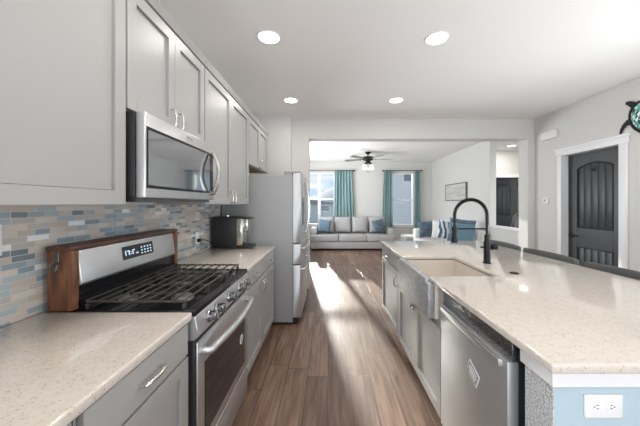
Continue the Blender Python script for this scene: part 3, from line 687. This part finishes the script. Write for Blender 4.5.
# faucet
t = thing('faucet', (1.227, 2.13, .9203), 'tall matte black spring faucet standing behind the island sink', 'faucet')
MB().lathe([(.030, 0), (.030, .006), (.024, .010), (.024, .165), (.019, .170), (.019, .215), (.013, .22)], (1.227, 2.13, .9203), 'z', 24).build('base', M['blackM'], t)
MB().lathe([(.014, .0), (.014, .030), (.024, .034), (.024, .070), (.018, .074)], (1.227, 2.13, 1.045), 'x', 20).tube([(1.205, 2.13, 1.045), (1.178, 2.13, 1.043)], .007, 8).build('handle', M['blackM'], t)
rad = .125; cx = 1.227-rad; zc = 1.285
arc = [(1.227, 2.13, 1.12), (1.227, 2.13, 1.20)] + [(cx+rad*math.cos(PI*i/20), 2.13, zc+rad*math.sin(PI*i/20)) for i in range(21)] + [(cx-rad, 2.13, 1.25), (cx-rad, 2.13, 1.15)]
MB().tube(arc, .0095, 10).build('hose', M['blackM'], t)
# spring coil round the hose
def path_at(s):
    d = 0
    for a, b in zip(arc, arc[1:]):
        l = (Vector(b)-Vector(a)).length
        if d+l >= s: return Vector(a).lerp(Vector(b), (s-d)/l), (Vector(b)-Vector(a)).normalized()
        d += l
    return Vector(arc[-1]), (Vector(arc[-1])-Vector(arc[-2])).normalized()
tot = sum((Vector(b)-Vector(a)).length for a, b in zip(arc, arc[1:])); coil = []
turns = 58
for i in range(turns*8+1):
    p, tg = path_at(.09+(tot-.19)*i/(turns*8)); n1_ = Vector((0, 1, 0)); n2_ = tg.cross(n1_)
    th = 2*PI*i/8; coil.append(p+(n1_*math.cos(th)+n2_*math.sin(th))*.0125)
MB().tube(coil, .0028, 5).build('spring', M['blackM'], t)
hx = cx-rad
MB().lathe([(.013, 0), (.019, -.01), (.019, -.075), (.024, -.095), (.024, -.125), (.018, -.128)], (hx, 2.13, 1.205), 'z', 20).build('spray_head', M['blackM'], t)
MB().tube([(1.227, 2.13, 1.185), (hx+.012, 2.13, 1.185)], .0065, 10).lathe([(.021, -.012), (.021, .012)], (hx, 2.13, 1.185), 'z', 20).build('spray_arm', M['blackM'], t)
tag(recenter(MB().lathe([(.028, 0), (.028, .004), (.024, .006), (.020, .006), (.019, .003), (.003, .003)], (1.225, 1.815, .9203), 'z', 24).build('sink_button', M['blackM'])), 'small round black sink button set flush in the island countertop', 'button')

# bar stools behind the island
def stool(y, label):
    t = thing('bar_stool', (1.86, y, 0), label, 'bar stool', 'dark bar stools along the back of the island')
    MB().box(1.66, 2.02, y-.26, y+.26, .58, .66, .03, 3).build('seat', M['blackP'], t)
    pts = []
    n = 12
    for i in range(n+1):
        a = -1+2*i/n; pts.append((2.035-.05*a*a, y+a*.30))
    for i in range(n+1):
        a = 1-2*i/n; pts.append((1.995-.05*a*a, y+a*.285))
    MB().prism(pts, 'z', .64, .938, .012, 2).build('backrest', M['greystool'], t)
    for sx in (1.69, 1.99):
        for sy in (-.22, .22):
            MB().tube([(sx, y+sy*.9, .59), (sx+(.03 if sx > 1.8 else -.03), y+sy*1.05, 0)], .014, 8).build('leg', M['blackM'], t)
    MB().tube([(1.68, y-.215, .22), (1.68, y+.215, .22)], .010, 8).tube([(2.01, y-.215, .22), (2.01, y+.215, .22)], .010, 8).build('foot_rail', M['blackM'], t)
M['greystool'] = mat('charcoal_stool_back', (.075, .077, .073), .6)
stool(3.13, 'dark low-backed bar stool behind the island, farthest of three, beside the faucet')
stool(2.475, 'dark low-backed bar stool behind the island, the middle one')
stool(1.82, 'dark low-backed bar stool behind the island, nearest, in front of the charcoal door')

# ------------------------------------------------------------------ ceiling lights
def can(x, y, label, power=LAMP_W):
    t = thing('ceiling_light', (x, y, H), label, 'light', 'recessed ceiling lights')
    MB().tube([(x+.088*math.cos(2*PI*i/32), y+.088*math.sin(2*PI*i/32), H-.003) for i in range(32)], .006, 8, closed=True).build('trim_ring', M['trim'], t)
    MB().lathe([(.082, -.001), (.080, -.005), (.03, -.006)], (x, y, H), 'z', 32).build('lens', M['lamp'], t)
    ld = bpy.data.lights.new('downlight', 'AREA'); ld.shape = 'DISK'; ld.size = .15; ld.energy = power; ld.color = (1, .95, .89)
    lo = bpy.data.objects.new('downlight', ld); COL.objects.link(lo); lo.parent = t; lo.location = (0, 0, -.012)
can(-.483, 2.254, 'round recessed ceiling light above the stove side, nearer of the left pair')
can(.896, 2.27, 'round recessed ceiling light above the island, nearer of the right pair')
can(-.486, 3.63, 'round recessed ceiling light in front of the refrigerator')
can(.894, 3.63, 'round recessed ceiling light before the header, beyond the island light')
can(4.32, 6.5, 'round recessed ceiling light in the hall above the dark open door', 12)
for i, (x, y) in enumerate(((-.483, .88), (.896, .88), (-.483, -.5), (.896, -.5))):
    can(x, y, ('round recessed ceiling light over the near counter', 'round recessed ceiling light over the near island end', 'round recessed ceiling light behind the camera above the left counter', 'round recessed ceiling light behind the camera above the aisle')[i])

# ------------------------------------------------------------------ right wall fittings
t = thing('door_chime', (3.35, 4.15, 2.33), 'white rounded door chime box high on the right wall', 'door chime')
MB().box(3.30, 3.35, 4.02, 4.29, 2.345, 2.465, .012, 3).build('cover', M['plastic'], t)
t = thing('thermostat', (3.35, 4.24, 1.37), 'small white square thermostat on the wall left of the charcoal door', 'thermostat')
MB().box(3.328, 3.35, 4.185, 4.285, 1.37, 1.465, .005).build('case', M['plastic'], t)
MB().box(3.3268, 3.328, 4.215, 4.255, 1.41, 1.445).build('screen', M['greyside'], t, smooth=False)
# turtle
TY, TZ = 2.90, 2.30
t = thing('turtle_wall_art', (3.35, TY, TZ), 'black metal sea turtle with a turquoise mosaic shell hung above the door', 'wall art')
sh = MB(); rr_ = [(1-i/6) for i in range(7)]
prof = [(math.cos(i/6*PI/2), math.sin(i/6*PI/2)) for i in range(7)]
n = 28; rings = []
for r_, h_ in prof[:-1]: rings.append([sh.bm.verts.new((3.335-.045*h_, TY+.125*r_*math.cos(2*PI*j/n), TZ+.165*r_*math.sin(2*PI*j/n))) for j in range(n)])
for a, b_ in zip(rings, rings[1:]):
    for j in range(n): sh.bm.faces.new((a[j], b_[j], b_[(j+1) % n], a[(j+1) % n]))
sh.bm.faces.new(rings[-1][::-1]); sh.bm.faces.new(rings[0])
bmesh.ops.recalc_face_normals(sh.bm, faces=sh.bm.faces[:])
sh.xf(Matrix.Translation((0, TY, TZ)) @ Matrix.Rotation(math.radians(-25), 4, 'X') @ Matrix.Translation((0, -TY, -TZ)))
sh.build('shell', M['shell'], t)
rim = MB().tube([(3.337, TY+.138*math.cos(2*PI*i/36), TZ+.178*math.sin(2*PI*i/36)) for i in range(36)], .017, 8, closed=True)
rim.xf(Matrix.Translation((0, TY, TZ)) @ Matrix.Rotation(math.radians(-25), 4, 'X') @ Matrix.Translation((0, -TY, -TZ)))
rim.build('shell_rim', M['blackM'], t)
def flip(pts): return MB().prism([(TY+a, TZ+b) for a, b in pts], 'x', 3.328, 3.346, .004, 1)
flip([(.07, .16), (.11, .19), (.155, .215), (.19, .215), (.195, .19), (.165, .165), (.13, .12), (.10, .11)]).build('flipper', M['blackM'], t)
flip([(.13, .03), (.18, .01), (.225, -.03), (.25, -.08), (.258, -.125), (.245, -.13), (.222, -.085), (.19, -.05), (.13, -.05)]).build('flipper', M['blackM'], t)
flip([(-.09, .10), (-.14, .18), (-.22, .22), (-.24, .19), (-.19, .13), (-.13, .05)]).build('flipper', M['blackM'], t)
flip([(-.12, -.05), (-.18, -.10), (-.21, -.17), (-.18, -.18), (-.13, -.14), (-.07, -.12)]).build('flipper', M['blackM'], t)
flip([(-.05, .13), (-.075, .20), (-.065, .26), (-.02, .285), (.015, .25), (.02, .20), (.02, .15)]).build('head', M['blackM'], t)

# ------------------------------------------------------------------ living room
# picture
t = thing('canvas_picture', (3.39, 7.29, 1.46), 'pale landscape picture in a dark frame on the living room wall', 'picture')
MB().box(3.352, 3.372, 6.72, 7.86, 1.475, 1.885).build('canvas', M['canvas'], t, smooth=False)
MB().box(3.345, 3.388, 6.70, 6.72, 1.455, 1.905).box(3.345, 3.388, 7.86, 7.88, 1.455, 1.905).box(3.345, 3.388, 6.72, 7.86, 1.455, 1.475).box(3.345, 3.388, 6.72, 7.86, 1.885, 1.905).build('frame', M['frame'], t, smooth=False)
# curtains and rods
def rod(x0, x1, label, pad):
    t = thing('curtain_rod', ((x0+x1)/2, 8.93, 2.44), label, 'curtain rod', 'curtain rods')
    MB().tube([(x0, 8.92, 2.44), (x1, 8.92, 2.44)], .011, 10).build('pole', M['blackM'], t)
    for x in (x0, x1): MB().lathe([(.008, -.03), (.022, -.018), (.026, 0), (.022, .018), (.008, .03)], (x, 8.92, 2.44), 'x', 14).build('finial', M['blackM'], t)
    for x in pad: MB().box(x-.008, x+.008, 8.915, 9.0, 2.432, 2.448).build('bracket', M['blackM'], t, smooth=False)
rod(-1.05, .84, 'dark curtain rod above the left living room window', (-.96, .81))
rod(1.78, 3.02, 'dark curtain rod above the right living room window', (1.80, 3.0))
def curtain(x0, x1, b0, b1, label, folds):
    """pleated cloth hung from z 2.46; b0,b1 = hem extents"""
    t = thing('curtain', ((x0+x1)/2, 8.92, .05), label, 'curtain', 'teal curtains')
    mb = MB(); nu, nv = folds*10, 14; F = {}
    for sd in (0, 1):
        for i in range(nu+1):
            for j in range(nv+1):
                u = i/nu; v = j/nv; z = 2.427-v*2.36
                xa = x0+(b0-x0)*v; xb = x1+(b1-x1)*v
                amp = .030+.012*math.sin(u*7+v*2)
                y = 8.92+amp*math.sin(2*PI*folds*u+.6*v*math.sin(u*9))
                F[sd, i, j] = mb.bm.verts.new((xa+(xb-xa)*u, y+sd*.004, z))
    for i in range(nu):
        for j in range(nv):
            mb.bm.faces.new((F[0, i, j], F[0, i, j+1], F[0, i+1, j+1], F[0, i+1, j]))
            mb.bm.faces.new((F[1, i, j], F[1, i+1, j], F[1, i+1, j+1], F[1, i, j+1]))
    for j in range(nv):
        for i in (0, nu): mb.bm.faces.new((F[0, i, j], F[0, i, j+1], F[1, i, j+1], F[1, i, j]))
    for i in range(nu):
        for j in (0, nv): mb.bm.faces.new((F[0, i, j], F[0, i+1, j], F[1, i+1, j], F[1, i, j]))
    bmesh.ops.recalc_face_normals(mb.bm, faces=mb.bm.faces[:])
    mb.build('panel', M['curt'], t, ang=80)
    gm = MB()
    for k in range(folds):
        x = x0+(x1-x0)*(k+.5)/folds
        gm.tube([(x, 8.92+.022*math.cos(2*PI*i/14), 2.44+.022*math.sin(2*PI*i/14)) for i in range(14)], .004, 6, closed=True)
    gm.build('grommet', M['nickel'], t)
curtain(.22, .78, .19, .88, 'wide teal curtain right of the left living room window', 6)
curtain(1.82, 2.08, 1.72, 2.10, 'teal curtain on the left side of the right living room window', 4)
curtain(2.80, 2.97, 2.79, 3.03, 'narrow teal curtain at the right end of the right window rod', 3)
# three-seat sofa
SX0, SX1, SY0 = -.53, 1.98, 8.05
t = thing('sofa', ((SX0+SX1)/2, 8.45, 0), 'light grey three-seat sofa standing below the living room windows', 'sofa')
MB().box(SX0+.02, SX1-.02, SY0+.03, 8.86, .05, .265, .02, 3).build('base', M['fabric'], t)
for x in (SX0+.08, SX1-.08):
    for y in (SY0+.08, 8.80): MB().box(x-.03, x+.03, y-.03, y+.03, 0, .05).build('leg', M['blackM'], t, smooth=False)
def arm(x0, x1): return MB().prism([(x0+.02, .265), (x1-.02, .265), (x1-.015, .5), (x1, .54), (x1, .60), (x1-.05, .645), (x0+.05, .645), (x0, .60), (x0, .54), (x0+.015, .5)], 'y', SY0+.14, 8.86, .012, 2)
arm(SX0, SX0+.20).build('arm', M['fabric'], t); arm(SX1-.20, SX1).build('arm', M['fabric'], t)
MB().box(SX0+.2, SX1-.2, 8.68, 8.87, .265, .80, .04, 3).build('back', M['fabric'], t)
xs = [SX0+.01, SX0+.01+.835, SX0+.01+1.655, SX1-.01]
MB().prism([(xs[0], SY0), (xs[1]-.004, SY0), (xs[1]-.004, 8.66), (xs[0]+.20, 8.66), (xs[0]+.20, SY0+.135), (xs[0], SY0+.135)], 'z', .268, .46, .03, 3).build('seat_cushion', M['fabric'], t)
MB().prism([(xs[1]+.004, SY0), (xs[2]-.004, SY0), (xs[2]-.004, 8.66), (xs[1]+.004, 8.66)], 'z', .268, .46, .03, 3).build('seat_cushion', M['fabric'], t)
MB().prism([(xs[2]+.004, SY0), (xs[3], SY0), (xs[3], SY0+.135), (xs[3]-.20, SY0+.135), (xs[3]-.20, 8.66), (xs[2]+.004, 8.66)], 'z', .268, .46, .03, 3).build('seat_cushion', M['fabric'], t)
def pillow_at(name, w_, h_, th, m, loc, rx, rz, label, cat='pillow', group=None, ry=0):
    o = MB().pillow(w_, h_, th, 12).build(name, m, None, ang=180)
    o.location = loc; o.rotation_euler = (rx, ry, rz); return tag(o, label, cat, group)
ps = ((-.062, ''), (.463, ''), (.988, ''), (1.512, ''))
lab = ('light grey back cushion at the left end of the long sofa', 'light grey back cushion, second from the left on the long sofa', 'light grey back cushion, third from the left on the long sofa', 'light grey back cushion at the right end of the long sofa')
for i, (x, _) in enumerate(ps):
    pillow_at('back_cushion', .505, .50, .18, M['fabric'], (x, 8.515, .735), math.radians(-9), 0, lab[i], 'cushion', 'back cushions on the grey sofa', ry=random.uniform(-.03, .03))
pillow_at('throw_pillow', .38, .38, .14, M['blue'], (-.10, 8.21, .715), math.radians(-14), math.radians(-14), 'dusty blue throw pillow at the left end of the long sofa', group='blue throw pillows', ry=.1)
pillow_at('throw_pillow', .38, .38, .14, M['dblue'], (1.52, 8.22, .72), math.radians(-14), math.radians(18), 'slate blue throw pillow at the right end of the long sofa', group='blue throw pillows', ry=-.2)
# loveseat on the right wall
t = thing('loveseat', (2.85, 6.6, 0), 'off-white sofa along the right living room wall behind the island', 'sofa')
MB().box(2.36, 3.36, 5.55, 7.6, .05, .27, .02, 3).build('base', M['fabricW'], t)
MB().box(2.34, 3.34, 7.40, 7.62, .27, .70, .05, 4).build('arm', M['fabricW'], t)
MB().box(2.34, 3.34, 5.53, 5.74, .27, .54, .05, 4).build('arm', M['fabricW'], t)
MB().box(3.22, 3.37, 5.75, 7.39, .27, .80, .05, 4).build('back', M['fabricW'], t)
for a, b in ((5.75, 6.56), (6.57, 7.39)): MB().box(2.33, 3.21, a, b, .272, .46, .03, 3).build('seat_cushion', M['fabricW'], t)
for x in (2.42, 3.30):
    for y in (5.63, 7.54): MB().box(x-.03, x+.03, y-.03, y+.03, 0, .05).build('leg', M['blackM'], t, smooth=False)
pillow_at('throw_pillow', .44, .44, .15, M['dblue'], (2.57, 7.20, .715), math.radians(-10), math.radians(10), 'slate blue plaid throw pillow leaning on the far arm of the off-white sofa')
pillow_at('throw_pillow', .46, .46, .15, M['fur'], (2.83, 6.88, .725), math.radians(-10), math.radians(-22), 'fluffy white throw pillow second along the off-white sofa', ry=.06)
pillow_at('throw_pillow', .44, .44, .15, M['pat'], (2.82, 6.52, .745), math.radians(-12), math.radians(-18), 'blue and white patterned throw pillow in the middle of the off-white sofa', ry=.2)
pillow_at('throw_pillow', .54, .54, .15, M['dblue'], (2.95, 6.10, .775), math.radians(-10), math.radians(-22), 'large dark blue throw pillow seen through the faucet arch', ry=.12)
pillow_at('throw_pillow', .46, .46, .13, M['cyan'], (2.88, 5.885, .735), math.radians(-16), math.radians(-10), 'brighter blue throw pillow in front of the dark one beside the faucet', ry=.1)
# end table
t = thing('end_table', (2.35, 7.9, 0), 'small white end table between the two sofas', 'table')
MB().box(2.12, 2.55, 7.70, 8.08, .44, .475, .004).build('table_top', M['trim'], t)
for x in (2.15, 2.52):
    for y in (7.73, 8.05): MB().box(x-.02, x+.02, y-.02, y+.02, 0, .44).build('leg', M['trim'], t, smooth=False)
# ceiling fan
FX, FY = 1.056, 7.29
t = thing('ceiling_fan', (FX, FY, H), 'dark ceiling fan with lit glass shades hanging in the living room', 'ceiling fan')
MB().lathe([(.075, 0), (.07, -.03), (.03, -.06), (.02, -.065)], (FX, FY, H), 'z', 24).build('canopy', M['blackM'], t)
MB().tube([(FX, FY, H-.05), (FX, FY, H-.13)], .015, 10).build('downrod', M['blackM'], t)
MB().lathe([(.05, 0), (.14, -.012), (.15, -.05), (.12, -.10), (.06, -.12), (.06, -.16), (.09, -.165), (.09, -.19), (.03, -.20)], (FX, FY, H-.12), 'z', 28).build('motor', M['blackM'], t)
M['blade'] = mat('grey_brown_blade', (.18, .17, .16), .4)
for k in range(5):
    a = math.radians(8+72*k)
    b = MB().prism([(.19, -.045), (.60, -.068), (.655, -.055), (.67, 0), (.655, .055), (.60, .068), (.19, .045)], 'z', -.004, .004)
    b.xf(Matrix.Translation((FX, FY, H-.185)) @ Matrix.Rotation(a, 4, 'Z') @ Matrix.Rotation(math.radians(12), 4, 'X'))
    bo = b.build('blade', M['blade'], t, smooth=False)
    ir = MB().box(.08, .24, -.018, .018, -.010, -.002); ir.xf(Matrix.Translation((FX, FY, H-.185)) @ Matrix.Rotation(a, 4, 'Z') @ Matrix.Rotation(math.radians(12), 4, 'X'))
    sub(ir, 'blade_iron', M['blackM'], bo, t, smooth=False)
for k in range(4):
    a = math.radians(40+90*k); c = Vector((FX+.125*math.cos(a), FY+.125*math.sin(a), H-.325))
    MB().tube([(FX+.05*math.cos(a), FY+.05*math.sin(a), H-.30), (c.x, c.y, H-.325)], .012, 8).lathe([(.028, 0), (.028, -.02)], c, 'z', 14).build('lamp_socket', M['blackM'], t)
    MB().lathe([(.03, 0), (.05, -.03), (.062, -.08), (.068, -.11)], c+Vector((0, 0, -.018)), 'z', 18).build('lamp_shade', M['shade'], t)
for dx in (-.03, .03): MB().tube([(FX+dx, FY, H-.32), (FX+dx, FY, H-.52)], .0025, 6).lathe([(.007, 0), (.007, -.03)], (FX+dx, FY, H-.52), 'z', 8).build('pull_chain', M['blackM'], t)
ld = bpy.data.lights.new('fan_lamp', 'POINT'); ld.energy = 5; ld.color = (1, .86, .68); ld.shadow_soft_size = .08
lo = bpy.data.objects.new('fan_lamp', ld); COL.objects.link(lo); lo.parent = t; lo.location = (0, 0, -.50)
# hall chair behind the half wall
t = thing('hall_chair', (4.14, 6.1, 0), 'black padded chair in the hall behind the half wall', 'chair')
MB().box(3.91, 4.38, 5.95, 6.40, .44, .52, .03, 3).build('seat', M['blackP'], t)
MB().prism([(3.93, .60), (4.36, .60), (4.36, 1.11), (4.04, 1.13), (4.00, 1.10)], 'y', 5.92, 5.99, .015, 2).build('backrest', M['blackP'], t)
MB().tube([(3.905, 5.905, .50), (3.915, 5.905, .86), (3.98, 5.905, 1.12), (4.03, 5.905, 1.145), (4.37, 5.905, 1.125), (4.38, 5.905, .50)], .012, 8).build('frame', M['steelD'], t)
for x in (3.95, 4.34):
    for y in (5.98, 6.36): MB().tube([(x, y, .45), (x, y, 0)], .016, 8).build('leg', M['nickel'], t)
